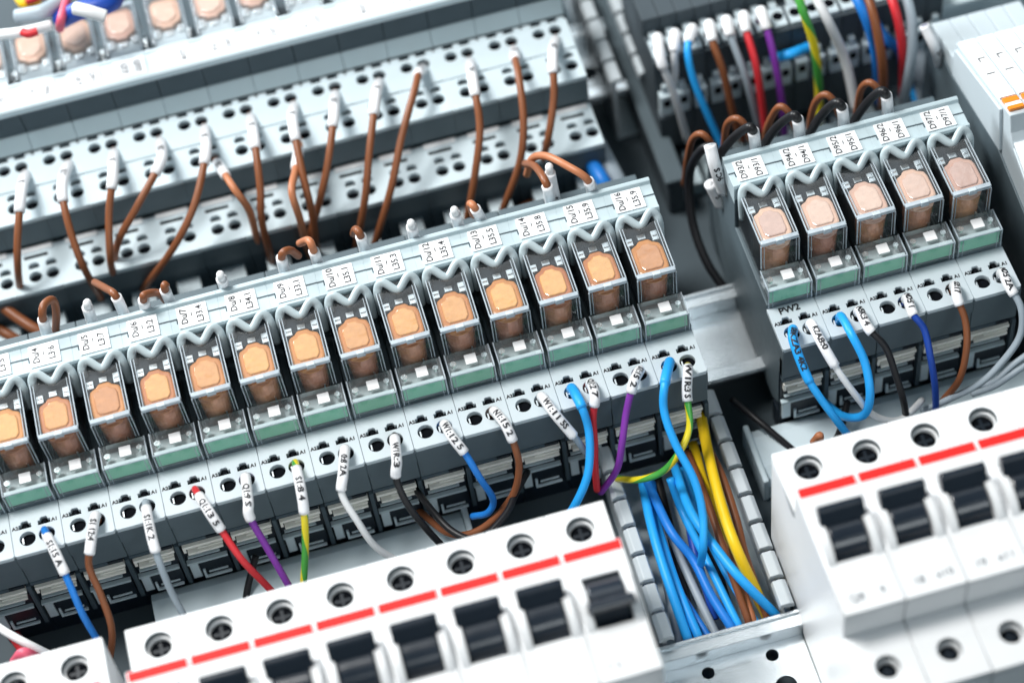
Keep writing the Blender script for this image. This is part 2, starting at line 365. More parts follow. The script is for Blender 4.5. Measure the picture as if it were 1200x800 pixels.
def relay(xc, label, group, lens='amber', frame='black_plastic'):
    t = thing('relay', label, 'relay', (xc - .4, 86, 46), 0, group)
    y = lambda v: v - 86; z = lambda v: v - 46
    t.location.x += random.uniform(-.2, .2) * S; t.location.y += random.uniform(-.3, .3) * S; t.rotation_euler.z = R(random.uniform(-.9, .9)); t.rotation_euler.x = R(random.uniform(-.8, .8)); t.rotation_euler.y = R(random.uniform(-1, 1))
    octo = [(-3.6, 76.6), (3.6, 76.6), (4.9, 78.4), (5.1, 80), (5.1, 86), (4.6, 88), (2.6, 89), (1.7, 90.2), (-1.7, 90.2), (-2.6, 89), (-4.6, 88), (-5.1, 86), (-5.1, 80), (-4.9, 78.4)]
    part('coil_cover', t, lens, lambda b: b.flat(z(61.4), z(64.0), [(a, y(c)) for a, c in octo]), 'rel_lens', bevel=.7)
    part('inner_panel', t, 'amber_inner' if lens == 'amber' else 'pale_inner', lambda b: b.flat(z(63.6), z(64.55), [(a * .72, y(83 + (c - 83) * .72)) for a, c in octo]), 'rel_inner', bevel=.35)
    part('cover_rim', t, lens, lambda b: (b.box(-3.1, y(79), z(64.1), 3.1, y(79.5), z(64.35)), b.box(-2.6, y(86), z(64.1), 2.6, y(86.4), z(64.3)), b.box(-2.6, y(80.5), z(64.05), -2.1, y(85.5), z(64.25))), 'rel_rim')
    part('coil', t, 'copper', lambda b: (b.cyl((0, y(80.6)), 4.2, z(46.8), z(61.2), 28, 4.9),), 'rel_coil', smooth=False, bevel=.5)
    part('coil_flange', t, lens, lambda b: (b.cyl((0, y(80.6)), 5.1, z(60.6), z(61.3), 24), b.box(-3.2, y(76.2), z(61.0), 3.2, y(79), z(62.5))), 'rel_flange', bevel=.2)
    part('core', t, 'steel', lambda b: (b.box(-3.6, y(76.4), z(46.4), 3.6, y(77.2), z(47.6)), b.box(2.2, y(76.3), z(47), 2.7, y(76.8), z(52))), 'rel_core')
    part('frame', t, frame, lambda b: (b.box(-5.6, y(85.4), z(46.2), 5.6, y(97), z(61.2)), b.box(-5.6, y(90.6), z(57.2), 5.6, y(97), z(62.4)), b.box(-5.6, y(76.3), z(46.2), 5.6, y(85.3), z(46.9))), 'rel_frame', bevel=.3)
    part('contact_spring', t, 'steel', lambda b: (b.box(-5.2, y(89.5), z(62.5), -3.0, y(92.3), z(63.2)), b.box(3.0, y(89.5), z(62.5), 5.2, y(93.2), z(63.2)), b.box(-1.3, y(91), z(62.4), 1.3, y(93), z(63)), b.box(-4.9, y(90.8), z(63.2), -3.3, y(91.2), z(63.5)), b.box(3.3, y(91), z(63.2), 4.9, y(91.5), z(63.5))), 'rel_spring', bevel=.15)
    def case(b):
        b.prism(-6.2, 6.2, [(y(a), z(c)) for a, c in ((75.3, 46.3), (75.3, 63.6), (76.3, 65.2), (98, 65.2), (98.3, 64.6), (98.3, 46.3))])
    c = part('clear_case', t, 'clear_case', case, 'rel_case', bevel=.5)
    part('case_ridge', c, 'clear_edge', lambda b: (b.box(-6.1, y(75.3), z(64.2), 6.1, y(76.9), z(65.6)), b.box(-1.4, y(74.9), z(63.9), 1.4, y(75.5), z(65.3))), 'rel_ridge', bevel=.2)
    def edges(b):
        for s_ in (-1, 1):
            xs = sorted((s_ * 6.22, s_ * 5.9)); b.box(xs[0], y(76.5), z(64.5), xs[1], y(97.8), z(65.25)); b.box(xs[0], y(75.2), z(53.2), xs[1], y(75.8), z(64.2))
            xs = sorted((s_ * 5.25, s_ * 5.05)); b.box(xs[0], y(75.25), z(53.2), xs[1], y(75.5), z(64.0)); b.box(xs[0], y(77), z(64.95), xs[1], y(95), z(65.24))
    part('case_edges', c, 'clear_edge', edges, 'rel_edges')
    part('latch_tab', c, 'grey_plastic', lambda b: b.box(-1.2, y(75.1), z(65.3), 1.2, y(76.3), z(65.8)), 'rel_tab', bevel=.15)
    return t
marks = [('Du/2', 'L3:4'), ('Du/3', 'L3:5'), ('Du/4', 'L3:6'), ('Du/5', 'L3:7'), ('Du/6', 'L3:2'), ('Du/7', 'L33.4'), ('Du/8', 'L34.1'), ('Du/9', 'L33.1'), ('Du/10', 'L35.1'), ('Du/11', 'L35.3'),
         ('Du/12', 'L35.4'), ('Du/13', 'L35.5'), ('Du/14', 'L35.8'), ('Du/15', 'L35.9'), ('Du/16', 'L35.9')]
XM = lambda i: 168.9 - PX * (14 - i)
for i, mk in enumerate(marks):
    first = i == 0
    socket(XM(i), mk, ('grey relay socket cut by the left edge, first of the long middle row' if first else 'grey relay socket marked %s in the long middle row' % mk[0]), 'relay sockets of the long middle row')
    module(XM(i), ('clear and green indicator module cut by the left edge, first of the long middle row' if first else 'clear and green indicator module in the middle row socket marked %s' % mk[0]), 'indicator modules of the middle row')
    relay(XM(i), ('clear relay with amber cover cut by the left edge, first of the long middle row' if first else 'clear relay with amber cover plugged in the middle row socket marked %s' % mk[0]), 'relays of the middle row')
ord5 = ['leftmost', 'second', 'third', 'fourth', 'rightmost']
XR = lambda j: 208.3 + PX * j
for j in range(5):
    w = ord5[j] if j in (0, 4) else ord5[j] + ' from left'
    socket(XR(j), ('D9%d/2' % (3 + j), 'D9%d/1' % (3 + j)), 'grey relay socket of the right hand five, %s%s' % (w, ', PW2 written on it' if j == 0 else ''), 'relay sockets of the right hand group', face_txt='PW2' if j == 0 else None)
    module(XR(j), 'green indicator module of the right hand five, %s' % w, 'indicator modules of the right hand group')
    relay(XR(j), 'clear relay with pale pink cover in the right hand five, %s' % w, 'relays of the right hand group', 'amber_pale')

# ------------------------------------------------------------------ upper row, turned the other way round
def upper_socket(xh, label):
    xc = xh + 2.9; t = thing('relay_socket', label, 'relay socket', (xc, 205, 0), math.pi, 'relay sockets of the upper row')
    # local frame is turned by 180 degrees: local x = xc - X, local y = 205 - Y
    y = lambda Y: 205 - Y
    part('body', t, 'slate_plastic', lambda b: b.prism(-W2, W2, [(y(a), c) for a, c in ((204.3, 64.1), (204.4, 55.5), (204.8, 45.9), (174, 45.9), (174, 38), (180, 38), (180, 31.9), (155, 31.9), (155, 10), (160, 4), (262, 4), (262, 44), (247, 44), (247, 46), (216.5, 46), (216.5, 64.1))]), 'up_body', bevel=.3)
    part('shelf', t, 'strip_plastic', lambda b: b.prism(-W2, W2, [(y(203.9), 54.9), (y(201.8), 48.4), (y(204.7), 48.0), (y(204.7), 54.9)]), 'up_shelf', bevel=.2)
    hl = lambda X: xc - X
    def pl(y0, y1, hy, z0, z1, dx):
        return plate_mesh('terminal_face', [(-W2 - .08, y(y0)), (W2 + .08, y(y0)), (W2 + .08, y(y1)), (-W2 - .08, y(y1))], [circ(2.9 + dx, y(hy), 2.2, 18), circ(-2.9 + dx, y(hy), 2.2, 18)] +
                          [[(s_ * 2.9 + dx + a, y(hy + 4.7) - c) for a, c in ((-1.8, -1.1), (1.8, -1.1), (1.8, .5), (.8, 1.3), (-.8, 1.3), (-1.8, .5))] for s_ in (1, -1)], z0, z1, 'pale_plastic', .08)
    for k, (y0, y1, hy, z0, z1, dx) in enumerate(((186.9, 202.6, 196.2, 46.2, 48.2, 0), (173.4, 186.6, 179.6, 45.9, 47.8, -1.2), (154.6, 173.0, 160.6, 32.1, 34.2, -2.2))):
        f = link('terminal_face', cached('up_face%d' % k, lambda: pl(y0, y1, hy, z0, z1, dx)), t)
        def hole(b):
            for s_ in (1, -1):
                b.cup((s_ * 2.9 + dx, y(hy)), 2.25, z0 + .05, z1 - .5, 16); b.box(s_ * 2.9 + dx - 1.6, y(hy + 5) - 1, z0 + .05, s_ * 2.9 + dx + 1.6, y(hy + 5) + 1, z0 + .3)
        part('terminal_openings', f, 'dark_hole', hole, 'up_hole%d' % k, fix=False)
    part('locking_bar', t, 'label_white', lambda b: b.box(-6.5, y(172.9), 34.25, 4.5, y(170.9), 35.0), 'up_bar', bevel=.15)
    part('pry_slot', t, 'dark_hole', lambda b: b.box(-4.5, y(169.6), 34.22, 3.5, y(168.4), 34.4), 'up_pry')
    part('step_lip', t, 'side_plastic', lambda b: (b.box(-W2, y(174.2), 36, W2, y(173.1), 46), b.box(-W2, y(155), 24, W2, y(154.4), 32.2)), 'up_lip')
    part('shelf_shade', t, 'dark_hole', lambda b: (b.box(-W2, y(203.2), 48.1, W2, y(201.3), 48.35), b.box(-W2 - .15, y(201.3), 48.1, -W2 + .6, y(200.2), 48.35)), 'up_shelf_shade')  # dark strip painted in for the shadow gap under the shelf
    part('foot', t, 'pale_plastic', lambda b: (b.box(-4.5, y(156), 12, 3.5, y(146.5), 20), b.box(-6.5, y(158.2), 9, 5.5, y(153.5), 11)), 'up_foot', bevel=.3)
    part('marker_carrier', t, 'pale_plastic', lambda b: b.prism(-W2 - .08, W2 + .08, [(y(a), c) for a, c in ((216.6, 64.15), (216.6, 65.6), (216.2, 66.4), (215.4, 66.4), (215.1, 65.8), (206.4, 65.8), (205.9, 67.0), (204.9, 67.0), (204.2, 66.4), (204.2, 64.15))]), 'up_strip', bevel=.15)  # paler than the middle row carriers: overexposed haze put into the colour
    lb = part('label_plate', t, 'label_white', lambda b: b.box(-5.6, y(214.6), 65.85, 5.0, y(206.8), 66.35), 'up_label', bevel=.1)
    def tx(b):
        add_text(b, 'Q%d/%d' % (random.randint(1, 9), random.randint(1, 9)), 2.6, -3.0, y(210.6), 66.44, 90); add_text(b, 'L%d.%d' % (random.randint(1, 9), random.randint(1, 9)), 2.6, 1.6, y(210.6), 66.44, 90)
    part('label_text', lb, 'faint_ink', tx, fix=False)
    return t
def upper_relay(xh, label):
    t = relay(xh + 2.9, label, 'relays of the upper row', 'amber_pale', 'grey_plastic')  # frame made paler, the wash of overexposure put into its colour
    t.location = Vector((xh + 2.9, 230.5, 46)) * S; t.rotation_euler.z = math.pi
names13 = ['first', 'second', 'third', 'fourth', 'fifth', 'sixth', 'seventh', 'eighth', 'ninth', 'tenth', 'eleventh', 'twelfth', 'thirteenth', 'fourteenth', 'fifteenth']
for j in range(-2, 13):
    k = 12 - j; nm = 'rightmost' if k == 0 else names13[k] + ' from right end'
    upper_socket(-22.515 + PX * j, 'pale three tier relay socket in blurred upper left row, %s' % nm)
for j in range(-1, 9):
    upper_relay(-22.515 + PX * j, 'blurred pale pink relay at the top edge, %s of its row' % ('leftmost' if j == -1 else names13[j + 1] + ' from left'))

# ================================================================== BREAKERS
SHZ, NZ = 60, 72.9
def breaker(x, label, group, on=True, txt=None):
    t = thing('circuit_breaker', label, 'circuit breaker', (x, -35, 0), 0, group)
    y = lambda v: v + 35; w = 8.68
    part('body', t, 'white_plastic', lambda b: b.prism(-w, w, [(y(a), c) for a, c in ((-75.5, 12), (-75.5, 55.8), (-54.4, 55.8), (-54.4, 71.2), (-13, 71.2), (-13, 55.8), (7.3, 55.8), (7.3, 12), (-2, 4.95), (-68, 4.95))]), 'brk_body', bevel=.3)
    def shoulder(y0, y1, hy, r):
        return plate_mesh('terminal_shoulder', [(-w, y(y0)), (w, y(y0)), (w, y(y1)), (-w, y(y1))], [circ(0, y(hy), r, 32)], 55.9, 60, 'white_plastic', .2)
    up = link('terminal_shoulder', cached('brk_up', lambda: shoulder(-12.9, 7.3, 0, 4.1)), t)
    lo = link('terminal_shoulder', cached('brk_lo', lambda: shoulder(-75.5, -54.5, -66, 3.4)), t)
    for sh, hy, r, k in ((up, 0, 4.1, 0), (lo, -66, 3.4, 1)):
        part('screw_well', sh, 'hole_grey', lambda b: b.cup((0, y(hy)), r - .02, 55.95, 59.7, 32), 'brk_well%d' % k, fix=False)  # grey lining over white plastic, the well's shade put into colour
        def ring(b):
            n = 32; a = circ(0, y(hy), r - .1, n); c = circ(0, y(hy), r * .80, n); m0 = len(b.v)
            b.v += [(p[0], p[1], 57.7) for p in a] + [(p[0], p[1], 57.7) for p in c] + [(p[0], p[1], 56.1) for p in c]
            for i in range(n):
                q = (i + 1) % n; b.f += [(m0 + i, m0 + q, m0 + n + q, m0 + n + i), (m0 + n + i, m0 + n + q, m0 + 2 * n + q, m0 + 2 * n + i)]
        part('well_rim', sh, 'white_plastic', ring, 'brk_ring%d' % k)
        sc_ = part('screw', sh, 'dark_hole', lambda b: b.cyl((0, y(hy)), r * .78, 55.92, 56.3, 24), 'brk_screw%d' % k)  # near black disc, shade of a deep well put into its colour
        part('screw_slot', sc_, 'black_plastic', lambda b: (b.box(-r * .6, y(hy) - .45, 56.3, r * .6, y(hy) + .45, 56.45), b.box(-.45, y(hy) - r * .6, 56.3, .45, y(hy) + r * .6, 56.46)), 'brk_slot%d' % k)
    # nose, with an opening for the lever
    def nose():
        return plate_mesh('front_face', [(-w, y(-54.4)), (w, y(-54.4)), (w, y(-13)), (-w, y(-13))], [[(-5.4, y(-38.5)), (5.4, y(-38.5)), (5.4, y(-22.5)), (-5.4, y(-22.5))]], 71.3, 72.9, 'white_plastic', .25)
    n = link('front_face', cached('brk_nose', nose), t)
    part('window_floor', n, 'black_plastic', lambda b: b.box(-5.5, y(-38.6), 71.22, 5.5, y(-22.4), 71.5), 'brk_floor')
    part('red_line', n, 'red_paint', lambda b: b.box(-8.2, y(-16.4), 72.85, 8.25, y(-13.4), 73.15), 'brk_red', bevel=.1)
    def cheeks(b):
        for s_ in (-1, 1):
            x0, x1 = sorted((s_ * 5.45, s_ * 7.9)); b.cylx(y(-31.4), 67.5, 9.6, x0, x1, 24, 30, 150)
    part('cheeks', n, 'white_plastic', cheeks, 'brk_cheek', bevel=.3)
    def lever(b):
        b.cylx(y(-30.4), 69.8, 6.6, -5.1, 5.1, 20, 5, 175)
        a = R(62 if on else 118); c0 = Vector((y(-30.4), 69.8)); d = Vector((math.cos(a), math.sin(a))); p = Vector((-d.y, d.x))
        q = lambda u, v: tuple(c0 + d * u + p * v)
        b.prism(-6.6, 6.6, [q(6.2, -1.9), q(11.3, -1.5), q(12.2, -.6), q(12.2, .7), q(11.3, 1.5), q(6.2, 1.9)])
    part('lever', t, 'lever_plastic', lever, 'brk_lever%d' % on, bevel=.45)
    if txt:
        part('printing', n, 'faint_ink', lambda b: (add_text(b, txt[0], 3.4, -3.6, y(-50.2), 73.04, 0, 1, .04), add_text(b, txt[1], 3.4, 3.8, y(-50.0), 73.04, 0, 1, .04)), fix=False)
    part('rail_clip', t, 'slate_plastic', lambda b: (b.box(-6, y(-79), 6, 6, y(-75.4), 14), b.box(-w + .3, y(-76.4), 14, w - .3, y(-75.4), 40)), 'brk_clip', bevel=.4)
BP = 17.6
for i in range(8):
    nm = 'rightmost' if i == 7 else names13[i] + ' from the left'
    breaker(BP * i, 'white circuit breaker with red line in the front centre group, %s%s' % (nm, ', lever switched down' if i == 7 else ''), 'breakers of the front centre group', i != 7, (('x', str(i + 1)) if i < 6 else ('.', '1') if i == 6 else ('1 L', "'")))
for j in range(5):
    nm = 'leftmost' if j == 0 else names13[j] + ' from the left'
    breaker(191.2 + BP * j, 'white circuit breaker with red line in the right foreground group, %s' % nm, 'breakers of the right foreground group', True, [('Q8', '9'), ('18', 'x10'), ('19', 'x11'), ('20', 'x12'), ('21', 'x13')][j])
xl = at(88, 782, 60).x
for j in range(2):
    breaker(xl - BP * j, 'white circuit breaker in the bottom left corner, %s of the pair showing' % ('right' if j == 0 else 'left'), 'breakers of the bottom left group')

# ================================================================== WIRE DUCTS
def duct(xl_, xr_, y0, y1, label, m='duct_plastic', ztop=44, lip=4.6, nleft=True, floor=True):
    t = thing('wire_duct', label, 'wire duct', ((xl_ + xr_) / 2, (y0 + y1) / 2, -8))
    cx, cy = (xl_ + xr_) / 2, (y0 + y1) / 2
    part('base', t, 'pale_plastic', lambda b: b.box(xl_ - cx, y0 - cy, .02, xr_ - cx, y1 - cy, 1.6))
    for s_, xw in ((1, xl_), (-1, xr_)):
        def wall(b):
            xx = xw - cx; yy = y0; k = 0
            b.box(*sorted((xx, xx + s_ * 1.4))[:1], y0 - cy, 1.5, sorted((xx, xx + s_ * 1.4))[1], y1 - cy, 12)
            while yy < y1 - 4:
                a, c = yy - cy, yy - cy + 8.7
                sx = sorted((xx, xx + s_ * 1.5)); b.box(sx[0], a + .8, 12, sx[1], c - .8, ztop + 7)
                o = s_ * lip; b.prism
                prof = [(xx - s_ * 1.2, ztop + 5.2), (xx - s_ * .9, ztop + 7.2), (xx + s_ * .4, ztop + 8.2), (xx + o * .7, ztop + 8.0), (xx + o - s_ * .9, ztop + 6.6), (xx + o - s_ * 1.0, ztop + 4.6), (xx + o * .5, ztop + 6.0)]
                n = len(b.v); K = len(prof)
                b.v += [(p[0], a, p[1]) for p in prof] + [(p[0], c, p[1]) for p in prof]
                b.f += [tuple(n + i for i in range(K)), tuple(n + K + i for i in reversed(range(K)))] + [(n + i, n + K + i, n + K + (i + 1) % K, n + (i + 1) % K) for i in range(K)]
                yy += 10.2
        part('slotted_wall', t, m, wall, bevel=.3)
    return t
duct(140.6, 180.8, -17.5, 66, 'grey slotted wire duct full of blue wires, between the two breaker groups', ztop=14.5)
vd = at(730, 78, 30)
duct(vd.x - 4, vd.x + 9, vd.y, vd.y + 70, 'pale slotted duct running up beside the end of the upper row', 'duct_plastic', ztop=24)
sp = at(742, 60, 30)
post = thing('upright_panel', 'smooth dark grey upright panel left of the black terminal blocks', 'panel', (sp.x + 1, sp.y, -8))
part('panel', post, 'dark_duct', lambda b: b.box(-2.5, -44, .1, 3.5, 70, 16), bevel=.8)
part('front_edge', post, 'side_plastic', lambda b: b.box(-3.2, -44, 16.05, 4.2, 70, 18), bevel=.6)
# grey trunking lid running under the middle row
tr = thing('cable_trunking', 'pale grey rounded trunking seen below the middle relay row, behind the breakers', 'trunking', (43, 43, -8))
part('lid', tr, 'pale_plastic', lambda b: b.prism(-50, 51, [(-12, .1), (-12, 7), (-10, 9), (-6, 10.5), (5, 10.5), (8.5, 9.0), (9.5, 6), (9.5, .1)]), bevel=.4)
part('end_cap', tr, 'pale_plastic', lambda b: b.box(51.05, -12.4, .1, 53, 9.9, 11.8), bevel=.6)

tr2 = thing('cable_trunking', 'pale grey trunking seen on the plate below the right hand relay group', 'trunking', (240, 43, -8))
part('lid', tr2, 'pale_plastic', lambda b: b.prism(-50, 60, [(-12, .1), (-12, 7), (-10, 9), (-6, 10.5), (5, 10.5), (8.5, 9.0), (9.5, 6), (9.5, .1)]), bevel=.4)
part('end_cap', tr2, 'pale_plastic', lambda b: b.box(-52, -12.4, .1, -50.05, 9.9, 11.8), bevel=.6)

# ================================================================== TERMINAL BLOCKS, TOP RIGHT
TBX = [at(u, v, 44) for u, v in ((764.5, 43.5), (787, 37.5), (806.5, 31.5), (827.5, 28.5), (847, 22.5), (869.5, 16.5), (889, 10.5))]
tp = 6.05
tx0 = TBX[0].x
for k in range(17):
    x = tx0 + tp * k
    nm = 'leftmost' if k == 0 else (names13[k] if k < 15 else ['sixteenth', 'seventeenth'][k - 15]) + ' from the left'
    t = thing('terminal_block', 'thin black terminal block with pale openings at top right, %s' % nm, 'terminal block', (x, 185, 0), 0, 'black terminal blocks at top right')
    w = tp / 2 - .06
    part('body', t, 'dark_duct', lambda b: b.prism(-w, w, [(-15, 3.9), (-15, 20), (-11, 20), (-11, 40), (-11, 44), (2, 44), (2, 52), (30, 52), (30, 3.9)]), 'tb_body', bevel=.3)
    f = part('entry_funnel', t, 'pale_plastic', lambda b: (b.box(-2.5, -9.5, 44.05, 2.5, -1.2, 45.2), b.box(-1.3, -1.2, 44.05, 1.3, 3.6, 45.5)), 'tb_fun', bevel=.3)
    part('opening', f, 'dark_hole', lambda b: b.cyl((0, -5.2), 1.9, 45.1, 45.35, 14), 'tb_hole')
    g = part('entry_funnel', t, 'pale_plastic', lambda b: (b.box(-2.3, -14.5, 20.05, 2.3, -11.1, 30), b.box(-1.1, -13, 30, 1.1, -11.1, 33.5)), 'tb_fun2', bevel=.3)
    part('opening', g, 'dark_hole', lambda b: b.box(-1.2, -14.8, 25, 1.2, -14.45, 28), 'tb_hole2')
    part('foot', t, 'strip_plastic', lambda b: b.box(-2.2, -30, -7.9, 1.6, -14, -1), 'tb_foot', bevel=.4)
rail(199, 330, 190, 'rail behind the black terminal blocks at top right')

# ================================================================== INTERFACE MODULES, RIGHT EDGE
x0i = 288.2
lab = ['leftmost, its side showing', 'second from left', 'third from left']
ipitch = 6.25
for k in range(5):
    x = x0i + ipitch / 2 + ipitch * k
    t = thing('interface_relay', 'grey interface relay with white strip and orange tag at right edge, %s' % (['leftmost, its side showing', 'second from left', 'third from left', 'fourth from left', 'fifth from left'][k]), 'interface relay', (x, 110, 0), 0, 'interface relays at the right edge')
    w = ipitch / 2 - .05
    P = [(-75, 4), (-75, 36), (-55, 44), (-44, 47), (-38, 56), (-21, 62), (-18, 66), (-16, 72.2), (27.5, 59.5), (29, 51), (48, 47.5), (50, 4)]
    part('body', t, 'grey_plastic', lambda b: b.prism(-w, w, P), 'if_body', bevel=.35)
    sl = lambda Y, h=0: 71 - (Y + 12) * 11.5 / 39.5 + h
    part('marking_strip', t, 'label_white', lambda b: b.prism(-w + .35, w - .55, [(-7, sl(-7, .05)), (26.5, sl(26.5, .05)), (26.5, sl(26.5, 1)), (-7, sl(-7, 1))]), 'if_strip', bevel=.15)
    part('orange_tag', t, 'orange_paint', lambda b: (b.prism(-w + .5, w - .7, [(-10.5, sl(-10.5, .05)), (-8.0, sl(-8.0, .05)), (-8.0, sl(-8.0, 1.4)), (-10.5, sl(-10.5, 1.4))]), b.prism(-w + .5, w - .7, [(-14.2, sl(-14.2, .05)), (-12.4, sl(-12.4, .05)), (-12.4, sl(-12.4, 1.4)), (-14.2, sl(-14.2, 1.4))])), 'if_tag', bevel=.2)
    part('tag_band', t, 'label_white', lambda b: b.prism(-w + .5, w - .7, [(-12.4, sl(-12.4, .05)), (-10.5, sl(-10.5, .05)), (-10.5, sl(-10.5, 1.1)), (-12.4, sl(-12.4, 1.1))]), 'if_band')
    part('side_tag', t, 'label_white', lambda b: b.prism(-w + .5, w - .5, [(-37.5, 56.3), (-20, 62.8), (-20.3, 63.8), (-37.8, 57.3)]), 'if_tag2', bevel=.1)
    part('printing', t, 'ink', lambda b: (b.prism(-1.6, 1.2, [(6, sl(6, 1.03)), (6.5, sl(6.5, 1.03)), (6.5, sl(6.5, 1.1)), (6, sl(6, 1.1))]), b.prism(-.9, 1.5, [(15, sl(15, 1.03)), (15.5, sl(15.5, 1.03)), (15.5, sl(15.5, 1.1)), (15, sl(15, 1.1))]), b.prism(-.9, -.5, [(13, sl(13, 1.03)), (15, sl(15, 1.03)), (15, sl(15, 1.1)), (13, sl(13, 1.1))])), 'if_print')
    if k == 0:
        part('side_panel', t, 'side_plastic', lambda b: b.prism(-w - .7, -w + .01, [(-75, 4), (-75, 36), (-55, 43), (-20, 50), (-12, 52), (27, 44), (48, 46.5), (50, 4)]), bevel=.3)
        part('side_cover', t, 'grey_plastic', lambda b: b.prism(-w - 1.1, -w + .01, [(-14, 53), (-10.6, 69.5), (26, 58.3), (26, 46)]), bevel=.3)
pp = thing('cover_plate', 'bright white cover at the top edge above the interface relays', 'cover', at(1050, 30, 30))
part('lid', pp, 'pale_plastic', lambda b: (b.box(0, 0, 0, 60, 40, 3), b.box(0, 0, -37.9, 60, 2, 0)), bevel=.6)

# ================================================================== WIRES
def sleeve_text(path, txt, r, m, parent, s0, size=2.6):
    # letters wrapped on the sleeve's surface, on the side that faces up from the plate
    fr = frames(path); L = [0]
    for i in range(1, len(fr)): L.append(L[-1] + (fr[i][0] - fr[i - 1][0]).length)
    def pos(s):
        s = max(0, min(L[-1] - 1e-4, s)); i = 0
        while i < len(L) - 2 and L[i + 1] < s: i += 1
        k = (s - L[i]) / max(1e-6, L[i + 1] - L[i]); return fr[i][0].lerp(fr[i + 1][0], k), fr[i][1].lerp(fr[i + 1][1], k).normalized()
    mb = MB(); vs, fs = text_raw(txt, size, .1)
    bm = bmesh.new(); bv = [bm.verts.new(v) for v in vs]
    for f in fs:
        try: bm.faces.new([bv[i] for i in f])
        except ValueError: pass
    bmesh.ops.triangulate(bm, faces=bm.faces)
    for _ in range(3):
        lo = [e for e in bm.edges if e.calc_length() > .45]
        if lo: bmesh.ops.subdivide_edges(bm, edges=lo, cuts=1); bmesh.ops.triangulate(bm, faces=bm.faces)
    bm.verts.index_update(); vs = [v.co.copy() for v in bm.verts]; fs = [tuple(v.index for v in f.verts) for f in bm.faces]; bm.free()
    up = Vector((-.05, -.45, .89))
    wd = max(v.x for v in vs) - min(v.x for v in vs); mid = L[-1] * .52
    for v in vs:
        p, tg = pos(mid + v.x); n = (up - tg * up.dot(tg)).normalized(); sd = n.cross(tg)
        a = v.y / r; mb.v.append(tuple(p + (n * math.cos(a) + sd * math.sin(a)) * (r + .09)))
    mb.f = list(fs)
    me = mb.mesh('sleeve_text', m, fix=False); return link('sleeve_text', me, parent, -s0)
def wire(color, pts, label, cat='wire', sleeve=None, txt=None, r=1.1, rs=1.62, group=None, sleeve_col='sleeve_white', tip=None):
    """pts: (u, v, height) along the wire; sleeve: (start, end) fraction of its length that carries a marker sleeve"""
    P = [p if isinstance(p, Vector) else at(*p) for p in pts]
    for p in P[3:]: p += Vector((random.uniform(-.5, .5), random.uniform(-.5, .5), random.uniform(-.3, .3)))
    path = smooth_path(P, 9)
    base = P[0].copy()
    t = thing('wire', label, cat, base, 0, group)
    loc = [p - base for p in path]
    part('insulation', t, 'wire_' + color, lambda b: b.tube(loc, r, 12), smooth=True)
    if sleeve:
        Ls = [0]
        for i in range(1, len(path)): Ls.append(Ls[-1] + (path[i] - path[i - 1]).length)
        a, c = sleeve                        # in millimetres along the wire
        seg = [p for p, l in zip(loc, Ls) if a <= l <= c]
        if len(seg) > 1:
            s_ = part('marker_sleeve', t, sleeve_col if sleeve_col in MATS else 'wire_' + sleeve_col, lambda b: (b.tube(seg, rs, 14)), smooth=True)
            if txt: sleeve_text(seg, txt, rs, 'ink', s_, Vector((0, 0, 0)))
    return t
def hole(i, side, right=False):              # a coil opening of the middle row or the right hand group
    x = (XR(i) if right else XM(i)) + HX[side]
    return Vector((x, 56, 43.0))
cg = 'control wires leaving the middle relay row'
def coil_wire(color, i, side, pts, txt, label, right=False, s=(1.5, 18), **k):
    h = hole(i, side, right)
    return wire(color, [h + Vector((0, .6, -1)), h + Vector((0, -.9, 4.2))] + pts, label, sleeve=s, txt=txt, group=('control wires leaving the right hand relay group' if right else cg), **k)
# middle row, from left to right (u, v, height)
coil_wire('blue', 1, 1, [(66, 650, 49), (82, 685, 44), (100, 722, 35), (122, 765, 20)], 'S1:15 A', 'blue wire with white sleeve from the Du/3 relay socket', s=(8.5, 24))
coil_wire('brown', 2, 1, [(106, 640, 49), (106, 665, 44), (118, 700, 36), (132, 740, 26), (128, 775, 10), (118, 790, 0)], 'S1 12:4', 'brown wire with white sleeve from the Du/4 relay socket', s=(4, 20))
coil_wire('grey', 3, 1, [(177, 625, 49), (184, 655, 45), (200, 690, 34), (222, 730, 22), (235, 760, 8)], 'S1:1K 2', 'grey wire with white sleeve from the Du/5 relay socket', s=(7, 24))
coil_wire('red', 4, 1, [(246, 601, 50), (258, 622, 46), (285, 655, 38), (312, 685, 26), (340, 715, 12)], 'Q1:13 5', 'red wire with white sleeve from the Du/6 relay socket', s=(8, 25))
coil_wire('violet', 5, 1, [(291, 588, 49), (293, 606, 46), (312, 640, 36), (335, 680, 24), (352, 710, 12)], 'Q1:9 S', 'violet wire with white sleeve from the Du/7 relay socket', s=(5, 22))
coil_wire('earth', 6, 1, [(352, 570, 50), (355, 600, 45), (357, 640, 34), (356, 680, 22), (355, 710, 10)], 'S1:8 4', 'yellow and green wire with white sleeve from the Du/8 relay socket', s=(8, 25))
coil_wire('white', 7, 1, [(402, 555, 49), (402, 580, 45), (418, 610, 38), (440, 640, 28), (468, 658, 18), (500, 672, 8)], '0:8 2A', 'white wire with sleeve curving down from the Du/9 relay socket', s=(4.5, 21))
coil_wire('black', 8, 1, [(465, 540, 50), (464, 562, 45), (478, 590, 38), (498, 618, 28), (520, 640, 16), (535, 660, 6)], 'W1R:3', 'black wire with white sleeve from the Du/10 relay socket', s=(6, 22))
coil_wire('blue', 9, 1, [(530, 512, 50), (544, 532, 46), (562, 560, 38), (576, 585, 26), (572, 601, 20), (552, 604, 15)], 'W1:12 5', 'blue wire with white sleeve hooking back under the Du/11 relay socket', s=(6, 20))
